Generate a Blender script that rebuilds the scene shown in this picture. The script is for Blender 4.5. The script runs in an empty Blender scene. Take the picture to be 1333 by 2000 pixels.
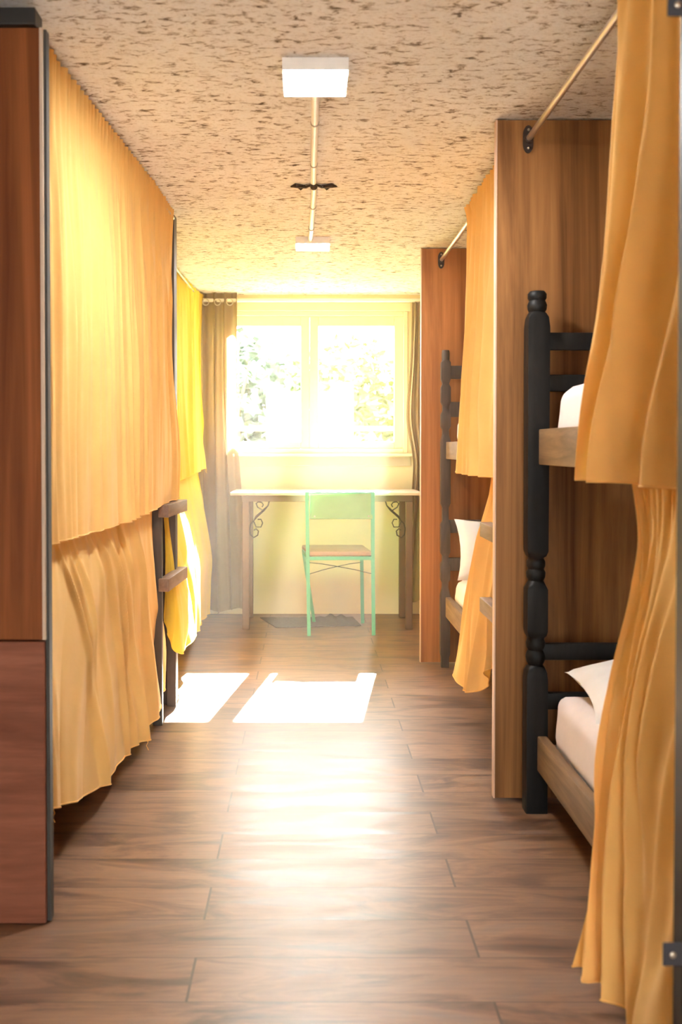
import bpy, bmesh, math, random
from mathutils import Vector, Matrix, noise as mnoise
random.seed(7)
S = bpy.context.scene
C = S.collection
PI = math.pi

# ------------------------------------------------------------------ camera
F = 2000.0; CX, CY = 600.0, 919.0; H = 1.1; PITCH = 0.022
cam_data = bpy.data.cameras.new('camera'); cam = bpy.data.objects.new('camera', cam_data); C.objects.link(cam)
cam.location = (0, 0, H); cam.rotation_euler = (PI/2 - PITCH, 0, 0)
cam_data.sensor_width = 36; cam_data.lens = 36.0
cam_data.shift_x = (666.5 - CX)/2000; cam_data.shift_y = -(1000 - CY)/2000
cam_data.clip_start = 0.05
cam_data.dof.use_dof = True; cam_data.dof.focus_distance = 4.3; cam_data.dof.aperture_fstop = 4.0
S.camera = cam
_cp, _sp = math.cos(PITCH), math.sin(PITCH)
def at(px, py, d):
    """world point seen at pixel (px,py) at world depth y=d"""
    u = (CY-py)/F; r = (px-CX)/F
    vy = _cp + u*_sp; vz = -_sp + u*_cp
    k = d/vy
    return Vector((r*k, d, H + vz*k))

# ------------------------------------------------------------------ world, sun, exposure
W = bpy.data.worlds.new('sky'); S.world = W; W.use_nodes = True
bg = W.node_tree.nodes['Background']; bg.inputs[0].default_value = (1.0, 0.98, 0.94, 1); bg.inputs[1].default_value = 9.0
sun_d = bpy.data.lights.new('sun', 'SUN'); sun = bpy.data.objects.new('sun', sun_d); C.objects.link(sun)
sun_d.energy = 130; sun_d.angle = math.radians(0.6); sun_d.color = (1.0, 0.93, 0.80)
sun.rotation_euler = Vector((-0.135, -1.0, -0.703)).to_track_quat('-Z', 'Y').to_euler(); sun.location = (1, 9, 4)
LED = 115.0
S.view_settings.view_transform = 'Standard'; S.view_settings.look = 'None'
S.view_settings.gamma = 1; S.view_settings.exposure = 1.2; S.view_settings.use_curve_mapping = False
S.cycles.use_denoising = True
S.cycles.max_bounces = 10; S.cycles.diffuse_bounces = 6; S.cycles.sample_clamp_indirect = 12

# ------------------------------------------------------------------ materials
class N:
    def __init__(s, name):
        s.m = bpy.data.materials.new(name); s.m.use_nodes = True; s.t = s.m.node_tree
        s.b = s.t.nodes['Principled BSDF']; s.out = s.t.nodes['Material Output']
    def n(s, typ, **kw):
        x = s.t.nodes.new(typ)
        for k, v in kw.items(): setattr(x, k, v)
        return x
    def l(s, a, b): s.t.links.new(a, b)
    def math(s, op, a, b=None):
        x = s.n('ShaderNodeMath', operation=op)
        for i, v in enumerate((a, b)):
            if v is None: continue
            if isinstance(v, (int, float)): x.inputs[i].default_value = v
            else: s.l(v, x.inputs[i])
        return x.outputs[0]
    def coord(s, scale=(1, 1, 1), kind='Object'):
        c = s.n('ShaderNodeTexCoord'); m = s.n('ShaderNodeMapping'); m.inputs['Scale'].default_value = scale
        s.l(c.outputs[kind], m.inputs[0]); return m.outputs[0]
    def noise(s, vec, scale, detail=4, rough=.55, dist=0):
        x = s.n('ShaderNodeTexNoise'); x.inputs['Scale'].default_value = scale; x.inputs['Detail'].default_value = detail
        x.inputs['Roughness'].default_value = rough; x.inputs['Distortion'].default_value = dist
        s.l(vec, x.inputs['Vector']); return x.outputs['Fac']
    def ramp(s, fac, stops):
        r = s.n('ShaderNodeValToRGB'); e = r.color_ramp.elements
        e[0].position, e[0].color = stops[0][0], (*stops[0][1], 1); e[1].position, e[1].color = stops[-1][0], (*stops[-1][1], 1)
        for p, c in stops[1:-1]: k = e.new(p); k.color = (*c, 1)
        s.l(fac, r.inputs[0]); return r.outputs[0]
    def mix(s, fac, a, b, mode='MIX'):
        x = s.n('ShaderNodeMix', data_type='RGBA', blend_type=mode)
        for i, v in ((0, fac), (6, a), (7, b)):
            if isinstance(v, (int, float)): x.inputs[i].default_value = v
            elif isinstance(v, tuple): x.inputs[i].default_value = (*v, 1)
            else: s.l(v, x.inputs[i])
        return x.outputs[2]
    def bump(s, h, strength=.3, dist=.01):
        x = s.n('ShaderNodeBump'); x.inputs['Strength'].default_value = strength; x.inputs['Distance'].default_value = dist
        s.l(h, x.inputs['Height']); s.l(x.outputs[0], s.b.inputs['Normal']); return x
    def col(s, c):
        if isinstance(c, tuple): s.b.inputs['Base Color'].default_value = (*c, 1)
        else: s.l(c, s.b.inputs['Base Color'])
    def set(s, rough=.6, metal=0, spec=.5):
        s.b.inputs['Roughness'].default_value = rough; s.b.inputs['Metallic'].default_value = metal
        s.b.inputs['Specular IOR Level'].default_value = spec; return s.m

def wood(name, lo, hi, scale=(9, 9, .8), rough=.45, spec=.4, fine=8):
    k = N(name); v = k.coord(scale)
    a = k.noise(v, 1.6, 5, .6, .8); v2 = k.coord((scale[0]*fine, scale[1]*fine, scale[2]*fine*.5)) if fine else v
    b = k.noise(v2, 1.0, 3, .6, .2)
    mid = tuple((x+y)/2 for x, y in zip(lo, hi))
    c1 = k.ramp(a, [(.3, lo), (.5, mid), (.68, hi)])
    c2 = k.ramp(b, [(.3, (.72,)*3), (.7, (1.05,)*3)])
    k.col(k.mix(.7, c1, c2, 'MULTIPLY')); k.bump(b, .08, .004)
    return k.set(rough, 0, spec)

def plain(name, c, rough=.5, metal=0, spec=.5, var=.06, scale=20):
    k = N(name); f = k.noise(k.coord(), scale, 4)
    k.col(k.ramp(f, [(.25, tuple(max(0, x*(1-var)) for x in c)), (.75, tuple(min(1, x*(1+var)) for x in c))]))
    k.bump(f, .06, .003)
    return k.set(rough, metal, spec)

def cloth(name, c, trans, tf, weave=900, rough=.9):
    k = N(name)
    v = k.coord((1, 1, 1)); f = k.noise(v, 60, 4); g = k.noise(v, 5, 3)
    cc = k.ramp(g, [(.3, tuple(x*.93 for x in c)), (.7, tuple(min(1, x*1.05) for x in c))])
    k.col(cc); k.set(rough, 0, .15); k.b.inputs['Sheen Weight'].default_value = .12
    k.bump(f, .12, .004)
    t = k.n('ShaderNodeBsdfTranslucent'); t.inputs[0].default_value = (*trans, 1)
    mx = k.n('ShaderNodeMixShader'); mx.inputs[0].default_value = tf
    k.l(k.b.outputs[0], mx.inputs[1]); k.l(t.outputs[0], mx.inputs[2]); k.l(mx.outputs[0], k.out.inputs[0])
    return k.m

def floor_mat():
    k = N('laminate_floor'); c = k.n('ShaderNodeTexCoord'); s = k.n('ShaderNodeSeparateXYZ'); k.l(c.outputs['Object'], s.inputs[0])
    X, Y = s.outputs[0], s.outputs[1]
    r = k.math('DIVIDE', k.math('SUBTRACT', Y, 2.62-.177*40), .177); row = k.math('FLOOR', r); fr = k.math('FRACT', r)
    odd = k.math('MODULO', row, 2.0)
    u = k.math('DIVIDE', k.math('ADD', k.math('ADD', X, .28+12.2-.612), k.math('MULTIPLY', odd, .612)), 1.224)
    pid = k.math('FLOOR', u); fu = k.math('FRACT', u)
    w = k.n('ShaderNodeCombineXYZ'); k.l(pid, w.inputs[0]); k.l(row, w.inputs[1])
    wn = k.n('ShaderNodeTexWhiteNoise', noise_dimensions='2D'); k.l(w.outputs[0], wn.inputs[0])
    off = k.n('ShaderNodeVectorMath', operation='SCALE'); k.l(wn.outputs['Color'], off.inputs[0]); off.inputs['Scale'].default_value = 30
    ad = k.n('ShaderNodeVectorMath', operation='ADD'); k.l(c.outputs['Object'], ad.inputs[0]); k.l(off.outputs[0], ad.inputs[1])
    mp = k.n('ShaderNodeMapping'); mp.inputs['Scale'].default_value = (1.5, 6, 1); k.l(ad.outputs[0], mp.inputs[0])
    mp2 = k.n('ShaderNodeMapping'); mp2.inputs['Scale'].default_value = (6, 90, 1); k.l(ad.outputs[0], mp2.inputs[0])
    a = k.noise(mp.outputs[0], 1.7, 6, .62, 1.2); b = k.noise(mp2.outputs[0], 1, 4, .6, .3)
    base = k.ramp(a, [(.32, (.055, .028, .02)), (.43, (.14, .075, .045)), (.55, (.27, .15, .085)), (.72, (.20, .135, .10))])
    tone = k.ramp(wn.outputs[0], [(0, (.8, .78, .78)), (1, (1.12, 1.08, 1.02))])
    base = k.mix(1, base, tone, 'MULTIPLY')
    base = k.mix(.55, base, k.ramp(b, [(.3, (.62, .6, .6)), (.7, (1.12, 1.1, 1.1))]), 'MULTIPLY')
    gy = k.math('LESS_THAN', k.math('MINIMUM', fr, k.math('SUBTRACT', 1, fr)), .008)
    gx = k.math('LESS_THAN', k.math('MINIMUM', fu, k.math('SUBTRACT', 1, fu)), .0022)
    gap = k.math('MAXIMUM', gy, gx)
    k.col(k.mix(gap, base, (.06, .032, .02)))
    h = k.math('SUBTRACT', k.math('MULTIPLY', b, .12), k.math('MULTIPLY', gap, 1.0))
    k.bump(h, .35, .0025)
    k.set(.4, 0, 1.0)
    k.l(k.ramp(a, [(.3, (.31,)*3), (.7, (.43,)*3)]), k.b.inputs['Roughness'])
    return k.m

def ceiling_mat():
    k = N('cement_fibre_ceiling')
    v = k.coord((1, 1.9, 1)); f0 = k.noise(k.coord((1, 1.6, 1)), 7, 3); f1 = k.math('ADD', k.noise(v, 24, 6, .70, .6), k.math('MULTIPLY', k.math('SUBTRACT', f0, .5), .22)); f2 = k.noise(k.coord((1, 2.3, 1)), 85, 4, .6); f3 = k.noise(k.coord(), 2.2, 3)
    sp = k.ramp(f1, [(.33, (.11, .085, .06)), (.40, (.46, .40, .33)), (.47, (.83, .82, .79)), (.7, (.87, .88, .87))])
    c2 = k.ramp(f2, [(.3, (.62, .58, .52)), (.46, (1.0, 1.0, 1.0))])
    c = k.mix(.8, sp, c2, 'MULTIPLY'); c = k.mix(.35, c, k.ramp(f3, [(.3, (.8, .78, .75)), (.7, (1.1,)*3)]), 'MULTIPLY')
    k.col(c); k.bump(f1, .7, .012)
    return k.set(.95, 0, .1)

M = {}
M['floor'] = floor_mat(); M['ceiling'] = ceiling_mat()
M['wall_yellow'] = plain('pale_yellow_paint', (.80, .70, .44), .7, var=.03, scale=6)
M['wall_side'] = plain('warm_side_wall_paint', (.55, .42, .26), .8, var=.05, scale=6)
M['white_frame'] = plain('cream_window_paint', (.82, .74, .52), .45, var=.02)
M['panel'] = wood('brown_laminate_panel', (.115, .042, .012), (.40, .19, .065), (8, 8, .4), .5, .2)
M['panel_far'] = wood('orange_laminate_panel', (.25, .085, .022), (.52, .22, .07), (8, 8, .4), .5, .2)
M['panel_left'] = wood('reddish_laminate_panel', (.13, .036, .010), (.30, .10, .030), (9, 9, .4), .55, .15)
M['plank_left'] = wood('reddish_plank_panel', (.17, .058, .034), (.31, .12, .072), (.8, 9, 9), .55, .15)
M['edge_band'] = plain('pale_edge_band', (.62, .42, .30), .5)
M['edge_grey'] = plain('grey_edge_strip', (.045, .045, .04), .7)
M['edge_light'] = plain('cream_edge_band', (.55, .44, .33), .5)
M['black'] = plain('black_paint', (.012, .012, .012), .5)
M['charcoal'] = wood('charcoal_painted_wood', (.006, .006, .006), (.015, .014, .013), (10, 10, 2), .5, .22)
M['darkbrown'] = wood('dark_brown_stained_wood', (.05, .036, .028), (.105, .078, .06), (10, 10, 1), .5, .4)
M['pine'] = wood('raw_pine_rail', (.10, .058, .028), (.30, .19, .10), (12, .9, 12), .6, .3)
M['pine_grey'] = wood('weathered_rail', (.14, .095, .06), (.30, .21, .14), (12, .9, 12), .6, .3)
M['rung'] = wood('brown_rung_wood', (.15, .09, .06), (.28, .18, .125), (14, 1.2, 14), .5, .4)
M['cloth_yellow'] = cloth('mustard_cotton', (.93, .60, .205), (.98, .54, .08), .22)
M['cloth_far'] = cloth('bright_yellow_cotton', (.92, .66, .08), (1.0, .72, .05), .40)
M['cloth_taupe'] = cloth('taupe_curtain', (.36, .27, .16), (.45, .32, .18), .2)
M['sheet'] = cloth('white_bed_sheet', (.80, .72, .68), (.8, .7, .65), .05)
M['pillow'] = cloth('white_pillow_cotton', (.84, .82, .77), (.8, .75, .65), .06)
M['steel'] = plain('brushed_steel', (.62, .55, .47), .35, .85)
M['rod_white'] = plain('white_rod', (.85, .82, .74), .4)
M['iron'] = plain('dark_wrought_iron', (.045, .028, .02), .5, .3)
M['desk_leg'] = plain('brown_painted_steel', (.15, .088, .045), .5, .1)
M['desk_top'] = wood('desk_top_board', (.45, .33, .24), (.62, .5, .38), (1, 8, 8), .35, .5)
M['green'] = plain('mint_green_paint', (.09, .40, .21), .4, .1, var=.05)
M['green_board'] = plain('green_backrest_board', (.19, .36, .12), .5, var=.08, scale=12)
M['seat'] = plain('tan_vinyl_seat', (.33, .21, .12), .55, var=.1)
M['mat'] = plain('grey_brown_mat', (.12, .10, .09), .95, var=.2, scale=80)
M['pvc'] = plain('white_plastic', (.86, .86, .84), .35)
M['pipe_ring'] = plain('grey_joint', (.35, .3, .27), .5)
M['bracket'] = plain('blue_grey_steel', (.055, .06, .075), .45, .5)
M['screw'] = plain('bright_screw', (.6, .55, .45), .3, .8)
M['white_concrete'] = plain('white_garden_concrete', (.8, .8, .78), .8)
M['grass'] = plain('lawn', (.16, .24, .07), .95, var=.3, scale=8)
M['leaf'] = plain('green_leaf', (.09, .14, .055), .5, var=.35, scale=3)
M['leaf2'] = plain('yellow_green_leaf', (.14, .17, .06), .5, var=.35, scale=3)
M['leaf3'] = plain('blue_green_leaf', (.075, .11, .09), .5, var=.3, scale=3)
M['bark'] = plain('bark', (.12, .08, .05), .9, var=.3)
k = N('lamp_diffuser'); k.col((.9, .9, .9)); k.b.inputs['Emission Color'].default_value = (1, .985, .96, 1); k.b.inputs['Emission Strength'].default_value = LED; M['led'] = k.set(.5)
k = N('window_glass'); k.t.nodes.remove(k.b)
tr = k.n('ShaderNodeBsdfTransparent'); gl = k.n('ShaderNodeBsdfGlossy'); gl.inputs['Roughness'].default_value = .02
mx = k.n('ShaderNodeMixShader'); mx.inputs[0].default_value = .06; k.l(tr.outputs[0], mx.inputs[1]); k.l(gl.outputs[0], mx.inputs[2]); k.l(mx.outputs[0], k.out.inputs[0]); M['glass'] = k.m

# ------------------------------------------------------------------ mesh helpers
ORG = {}
def thing(name, label, cat, loc, group=None):
    o = bpy.data.objects.new(name, None); C.objects.link(o); o.location = loc; o.empty_display_size = .1
    o['label'] = label; o['category'] = cat
    if group: o['group'] = group
    ORG[o] = Vector(loc); return o
def obj(name, bm, mat, parent=None, smooth=False, label=None):
    if parent is None:
        vs = [v.co for v in bm.verts]
        mn = Vector([min(v[i] for v in vs) for i in range(3)]); mxx = Vector([max(v[i] for v in vs) for i in range(3)])
        org = Vector(((mn.x+mxx.x)/2, (mn.y+mxx.y)/2, mn.z))
    else: org = ORG[parent]
    bmesh.ops.recalc_face_normals(bm, faces=bm.faces) if not bm.loops.layers.uv else None
    for v in bm.verts: v.co -= org
    me = bpy.data.meshes.new(name); bm.to_mesh(me); bm.free()
    me.materials.append(M[mat] if isinstance(mat, str) else mat)
    if smooth:
        for p in me.polygons: p.use_smooth = True
        try: me.set_sharp_from_angle(angle=math.radians(38))
        except Exception: pass
    o = bpy.data.objects.new(name, me); C.objects.link(o)
    if parent is None: o.location = org
    else: o.parent = parent
    ORG[o] = org
    if label: o['label'] = label
    return o
def tag(o, label, cat, group=None, kind=None):
    o['label'] = label; o['category'] = cat
    if group: o['group'] = group
    if kind: o['kind'] = kind
    return o
def struct(name, bm, mat, smooth=False):
    o = obj(name, bm, mat, None, smooth); o['kind'] = 'structure'; return o
def bm_(): return bmesh.new()
def box(bm, a, b, bev=0.0, xf=None, seg=2):
    (x0, y0, z0), (x1, y1, z1) = a, b
    r = bmesh.ops.create_cube(bm, size=1.0); vs = r['verts']
    for v in vs:
        v.co = Vector(((x0+x1)/2 + v.co.x*(x1-x0), (y0+y1)/2 + v.co.y*(y1-y0), (z0+z1)/2 + v.co.z*(z1-z0)))
    if bev:
        es = list({e for v in vs for e in v.link_edges})
        r = bmesh.ops.bevel(bm, geom=es, offset=bev, segments=seg, affect='EDGES', profile=.5)
        vs = list({v for f in r['faces'] for v in f.verts} | {v for v in vs if v.is_valid})
    if xf:
        for v in vs: v.co = xf(v.co)
    return bm
def boxm(a, b, bev=0.0, xf=None): return box(bm_(), a, b, bev, xf)
def tube(bm, pts, r, n=10, cap=True, closed=False):
    pts = [Vector(p) for p in pts]; rr = r if isinstance(r, (list, tuple)) else [r]*len(pts)
    rings = []; up = None
    for i, p in enumerate(pts):
        a = pts[max(0, i-1)]; b = pts[min(len(pts)-1, i+1)]
        t = (b-a).normalized()
        if up is None:
            up = t.cross(Vector((0, 0, 1)))
            if up.length < .1: up = t.cross(Vector((0, 1, 0)))
            up.normalize()
        else:
            up = (up - t*up.dot(t)).normalized()
        w = t.cross(up)
        rings.append([bm.verts.new(p + (up*math.cos(2*PI*j/n) + w*math.sin(2*PI*j/n))*rr[i]) for j in range(n)])
    for i in range(len(rings)-1):
        for j in range(n):
            bm.faces.new((rings[i][j], rings[i][(j+1) % n], rings[i+1][(j+1) % n], rings[i+1][j]))
    if cap: bm.faces.new(rings[0][::-1]); bm.faces.new(rings[-1])
    return bm
def bar(bm, p, q, w, h=None):
    """square bar between two points"""
    h = h or w; p = Vector(p); q = Vector(q); t = (q-p).normalized()
    s = t.cross(Vector((0, 1, 0)))
    if s.length < .2: s = t.cross(Vector((1, 0, 0)))
    s.normalize(); u = t.cross(s).normalized(); vv = []
    for c in (p, q):
        for a, b in ((-1, -1), (1, -1), (1, 1), (-1, 1)): vv.append(bm.verts.new(c + s*a*w/2 + u*b*h/2))
    for f in ((3, 2, 1, 0), (4, 5, 6, 7), (0, 1, 5, 4), (1, 2, 6, 5), (2, 3, 7, 6), (3, 0, 4, 7)): bm.faces.new([vv[i] for i in f])
    return bm
def profile_post(bm, cx, cy, prof, n=24):
    """prof: (z, half width, squareness 0 round .. 1 square)"""
    rings = []
    for z, hw, sq in prof:
        ring = []
        for j in range(n):
            a = 2*PI*j/n; c, s = math.cos(a), math.sin(a)
            p = 2 + sq*14; rad = (abs(c)**p + abs(s)**p)**(-1/p)
            ring.append(bm.verts.new((cx + c*rad*hw, cy + s*rad*hw, z)))
        rings.append(ring)
    for a, b in zip(rings, rings[1:]):
        for j in range(n): bm.faces.new((a[j], a[(j+1) % n], b[(j+1) % n], b[j]))
    bm.faces.new(rings[0][::-1]); bm.faces.new(rings[-1]); return bm
def lerp(a, b, t): return a + (b-a)*t
def polyeval(vals, s):
    """smooth (Catmull-Rom) interpolation of evenly spaced values"""
    n = len(vals)-1
    if n == 0: return vals[0]
    x = min(max(s, 0), 1)*n; i = min(int(x), n-1); f = x-i
    p0 = vals[max(i-1, 0)]; p1 = vals[i]; p2 = vals[i+1]; p3 = vals[min(i+2, n)]
    return p1*1.0 + (p2-p0)*(.5*f) + (p0*1.0 - p1*2.5 + p2*2.0 - p3*.5)*(f*f) + (p1*1.5 - p0*.5 - p2*1.5 + p3*.5)*(f*f*f)
def h1(i, seed): 
    return mnoise.noise(Vector((i*1.37+seed*7.1, seed*3.3, .5)))
def drape(rows, folds, amp, nrm=(-1, 0, 0), seed=0, nu=220, nv=70, pleat=.006, pleatn=None, top_amp=.25, slide=0.5, wander=.5, edge=1.0, sharp=.5, wrinkle=.004, ridges=0, rh=.012, rw=.0085, slant=0., r0=0., r1=1.):
    """cloth: rows = [(v, [points across])...] top to bottom; folds hang from a gathered top"""
    bm = bm_(); uv = bm.loops.layers.uv.new('uv'); nrm = Vector(nrm).normalized()
    pleatn = pleatn or folds*3.3; grid = []
    rnd = random.Random(int(seed*100)); RG = []
    for i in range(ridges):
        p = r0 + (r1-r0)*(i + .5 + rnd.uniform(-.38, .38))/ridges; RG.append((p, rnd.uniform(.5, 1.15)*rh, rnd.uniform(.7, 1.5)*rw, rnd.uniform(.6, 1.3)*slant, rnd.uniform(0, 9), rnd.uniform(-.15, .25), rnd.uniform(.8, 1.6)))
    for iv in range(nv+1):
        v = iv/nv
        # interpolate rows
        k = 0
        while k < len(rows)-2 and v > rows[k+1][0]: k += 1
        v0, v1 = rows[k][0], rows[k+1][0]; f = (v-v0)/(v1-v0)
        line = []
        for iu in range(nu+1):
            s = iu/nu
            vals = [polyeval(r[1], s) for r in rows]
            if len(rows) > 2:
                p0 = vals[max(k-1, 0)]; p1 = vals[k]; p2 = vals[k+1]; p3 = vals[min(k+2, len(rows)-1)]
                d0 = (v1 - (rows[k-1][0] if k > 0 else v0-(v1-v0))); d1 = ((rows[k+2][0] if k+2 < len(rows) else v1+(v1-v0)) - v0)
                m1 = (p2-p0)/d0*(v1-v0); m2 = (p3-p1)/d1*(v1-v0)
                if k == 0: m1 = (p2-p1)
                if k+2 >= len(rows): m2 = (p2-p1)
                P = p1*(2*f**3-3*f*f+1) + m1*(f**3-2*f*f+f) + p2*(-2*f**3+3*f*f) + m2*(f**3-f*f)
            else: P = vals[0].lerp(vals[1], f)
            T = (polyeval(rows[k+1][1], min(s+.01, 1)) - polyeval(rows[k+1][1], max(s-.01, 0))); T.z = 0
            T = T.normalized() if T.length > 1e-6 else Vector((0, 1, 0))
            ph = folds*s + wander*2.2*mnoise.noise(Vector((s*folds*.33, v*.8, seed))) + wander*.8*mnoise.noise(Vector((s*folds*.9, v*1.5, seed+9)))
            a = 2*PI*ph + seed
            lobe = .72 + .75*mnoise.noise(Vector((s*folds*.5, seed*2.0, v*.6)))
            A = amp*(top_amp + (1-top_amp)*min(1, v*1.6)**.8)*lobe
            sn = math.sin(a); w = sn*(1-sharp) + sharp*(2*abs(math.sin(a/2+.6))**.8 - 1)
            d = A*w + A*.22*math.sin(2.3*a+1.3+seed)
            pl = pleat*math.exp(-v*9)*math.sin(2*PI*pleatn*s + 1.5*mnoise.noise(Vector((s*pleatn*.3, 1, seed))))
            wr = wrinkle*mnoise.noise(Vector((s*folds*2.2, v*3.0 + s*2, seed+5)))
            rg = 0
            for (p_, hh, ww, sl, ns, va, vb) in RG:
                c_ = p_ + sl*v + .35*rw*4*mnoise.noise(Vector((v*2.2, ns, seed)))
                x_ = (s-c_)/(ww*(1+.6*v))
                if abs(x_) < 4:
                    env = min(1, max(0, (v-va)*4))*min(1, max(0, (vb-v)*3))
                    rg += hh*env*(.45+.55*min(1, v*3))*math.exp(-x_*x_ if x_ < 0 else -x_*x_*.45)
            P = P + nrm*(d+pl+wr+rg) + T*(A*slide*math.cos(a))*edge
            line.append(bm.verts.new(P))
        grid.append(line)
    for i in range(nv):
        for j in range(nu):
            f = bm.faces.new((grid[i][j], grid[i][j+1], grid[i+1][j+1], grid[i+1][j]))
            for lp, (a, b) in zip(f.loops, ((j, i), (j+1, i), (j+1, i+1), (j, i+1))): lp[uv].uv = (a/nu, b/nv)
    return bm, grid
def hem_strip(bm, grid, r=.0022):
    """rolled hem along the bottom edge as a fine tube"""
    pts = [v.co.copy() for v in grid[-1]][::2]; tube(bm, pts, r, 6)
def curtain(name, label, rows, mat, folds, amp, threads=(), group=None, **kw):
    bm, grid = drape(rows, folds, amp, **kw)
    bottom = [v.co.copy() for v in grid[-1]]; inner = [v.co.copy() for v in grid[-3]]
    t = thing(name, label, 'curtain', (sum((p.x for p in bottom))/len(bottom), sum((p.y for p in bottom))/len(bottom), min(p.z for p in bottom)), group)
    obj('curtain_panel', bm, mat, t, True)
    hb = bm_(); tube(hb, bottom[::3]+[bottom[-1]], .0026, 6); obj('hem', hb, mat, t, True)
    for s, ln in threads:
        p = bottom[int(s*(len(bottom)-1))]; tb = bm_()
        tube(tb, [p, p+Vector((.004, .002, -ln*.4)), p+Vector((-.003, .004, -ln*.7)), p+Vector((.006, -.004, -ln))], .0011, 5)
        obj('loose_thread', tb, mat, t)
    return t

# ------------------------------------------------------------------ room
CEIL = H + 1.006 + .003
XL, XR, YF, YB = -1.68, 1.68, -2.7, 6.77
struct('floor', boxm((XL-.1, YF-.1, -.1), (XR+.1, YB+.12, 0)), 'floor')
SEAM = 4.36
cb = bm_(); box(cb, (XL-.1, YF-.1, CEIL), (XR+.1, SEAM-.002, CEIL+.08)); box(cb, (XL-.1, SEAM+.002, CEIL), (XR+.1, YB+.12, CEIL+.08)); box(cb, (XL-.1, SEAM-.01, CEIL+.004), (XR+.1, SEAM+.01, CEIL+.09))
struct('ceiling', cb, 'ceiling')
struct('wall_left', boxm((XL-.1, YF-.1, 0), (XL, YB+.12, CEIL)), 'wall_side')
struct('wall_right', boxm((XR, YF-.1, 0), (XR+.1, YB+.12, CEIL)), 'wall_side')
fw = bm_(); box(fw, (XL, YF-.1, 0), (-.50, YF, CEIL)); box(fw, (.50, YF-.1, 0), (XR, YF, CEIL)); box(fw, (-.50, YF-.1, 2.0), (.50, YF, CEIL))  # unseen doorway opening, added and sized to let sky fill light in
struct('wall_front', fw, 'wall_side')
WX0, WX1, WZ0, WZ1 = -.60, .665, 1.066, 2.0
bw = bm_()
box(bw, (XL, YB, 0), (XR, YB+.12, WZ0)); box(bw, (XL, YB, WZ1), (XR, YB+.12, CEIL)); box(bw, (XL, YB, WZ0), (WX0, YB+.12, WZ1)); box(bw, (WX1, YB, WZ0), (XR, YB+.12, WZ1))
struct('wall_back', bw, 'wall_yellow')
# window
win = bm_()
fy0, fy1 = YB-.012, YB+.10
def ring(bm, x0, x1, z0, z1, w, y0, y1, bev=.004):
    box(bm, (x0, y0, z0), (x0+w, y1, z1), bev); box(bm, (x1-w, y0, z0), (x1, y1, z1), bev)
    box(bm, (x0+w, y0, z1-w), (x1-w, y1, z1), bev); box(bm, (x0+w, y0, z0), (x1-w, y1, z0+w), bev)
ring(win, WX0, WX1, WZ0, WZ1, .03, fy0, fy1)
win_o = struct('window_1', win, 'white_frame')
def wp(name, bm, mat): return obj(name, bm, mat, win_o)
MX = .017
for (a, b) in ((WX0+.03, MX), (MX+.001, WX1-.03)):
    sb = bm_(); w = .058
    box(sb, (a, YB+.01, WZ0+.03), (a+w, YB+.05, WZ1-.03), .004); box(sb, (b-w, YB+.01, WZ0+.03), (b, YB+.05, WZ1-.03), .004)
    box(sb, (a+w, YB+.01, WZ1-.095), (b-w, YB+.05, WZ1-.03), .004); box(sb, (a+w, YB+.01, WZ0+.03), (b-w, YB+.05, WZ0+.075), .004)
    wp('sash', sb, 'white_frame')
    wp('pane', boxm((a+w-.005, YB+.028, WZ0+.07), (b-w+.005, YB+.032, WZ1-.09)), 'glass')
wp('window_sill', boxm((WX0-.03, YB-.05, WZ0-.022), (WX1+.03, YB, WZ0-.002), .004), 'white_frame')
wp('apron_board', boxm((WX0-.02, YB-.02, WZ0-.085), (WX1+.02, YB, WZ0-.022), .004), 'white_frame')
wp('head_board', boxm((WX0-.02, YB-.022, WZ1), (WX1+.02, YB, WZ1+.055), .004), 'white_frame')

# ------------------------------------------------------------------ partition panels
def partition(label, x0, x1, y0, y1, ztop, mat, edge, side):
    t = thing('partition_panel', label, 'panel', ((x0+x1)/2, (y0+y1)/2, .012))
    e = .004
    a, b = (x0+e, x1) if side < 0 else (x0, x1-e)
    obj('board', boxm((a, y0, .012), (b, y1, ztop), .0015), mat, t)
    ex = (x0, x0+e) if side < 0 else (x1-e, x1)
    obj('edge_band', boxm((ex[0], y0-.001, .012), (ex[1], y1, ztop)), edge, t)
    return t
PA, PB = 3.16, 5.18
partition('brown laminate partition panel beside the near right bunk, ceiling high', .580, XR, PA, PA+.03, CEIL-.004, 'panel', 'edge_band', -1)
partition('orange brown laminate partition panel behind the far right bunk, nearest the desk', .575, XR, PB, PB+.03, CEIL-.004, 'panel_far', 'edge_band', -1)
t = thing('partition_panel', 'reddish wood partition panel at the left edge of the picture, with black top rail', 'panel', (-1.1, 2.36, .004))
obj('upper_board', boxm((XL, 2.34, .66), (-.607, 2.372, 2.052), .0015), 'panel_left', t)
obj('lower_board', boxm((XL, 2.337, .004), (-.603, 2.372, .656), .0015), 'plank_left', t, label='horizontal grained lower board')
obj('edge_band', boxm((-.607, 2.3395, .66), (-.6, 2.351, 2.052)), 'edge_light', t)
obj('edge_strip', boxm((-.602, 2.351, .004), (-.594, 2.378, 2.052)), 'edge_grey', t)
obj('top_rail', boxm((XL, 2.325, 2.053), (-.612, 2.39, 2.092), .003), 'black', t, label='black painted top rail')

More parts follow.
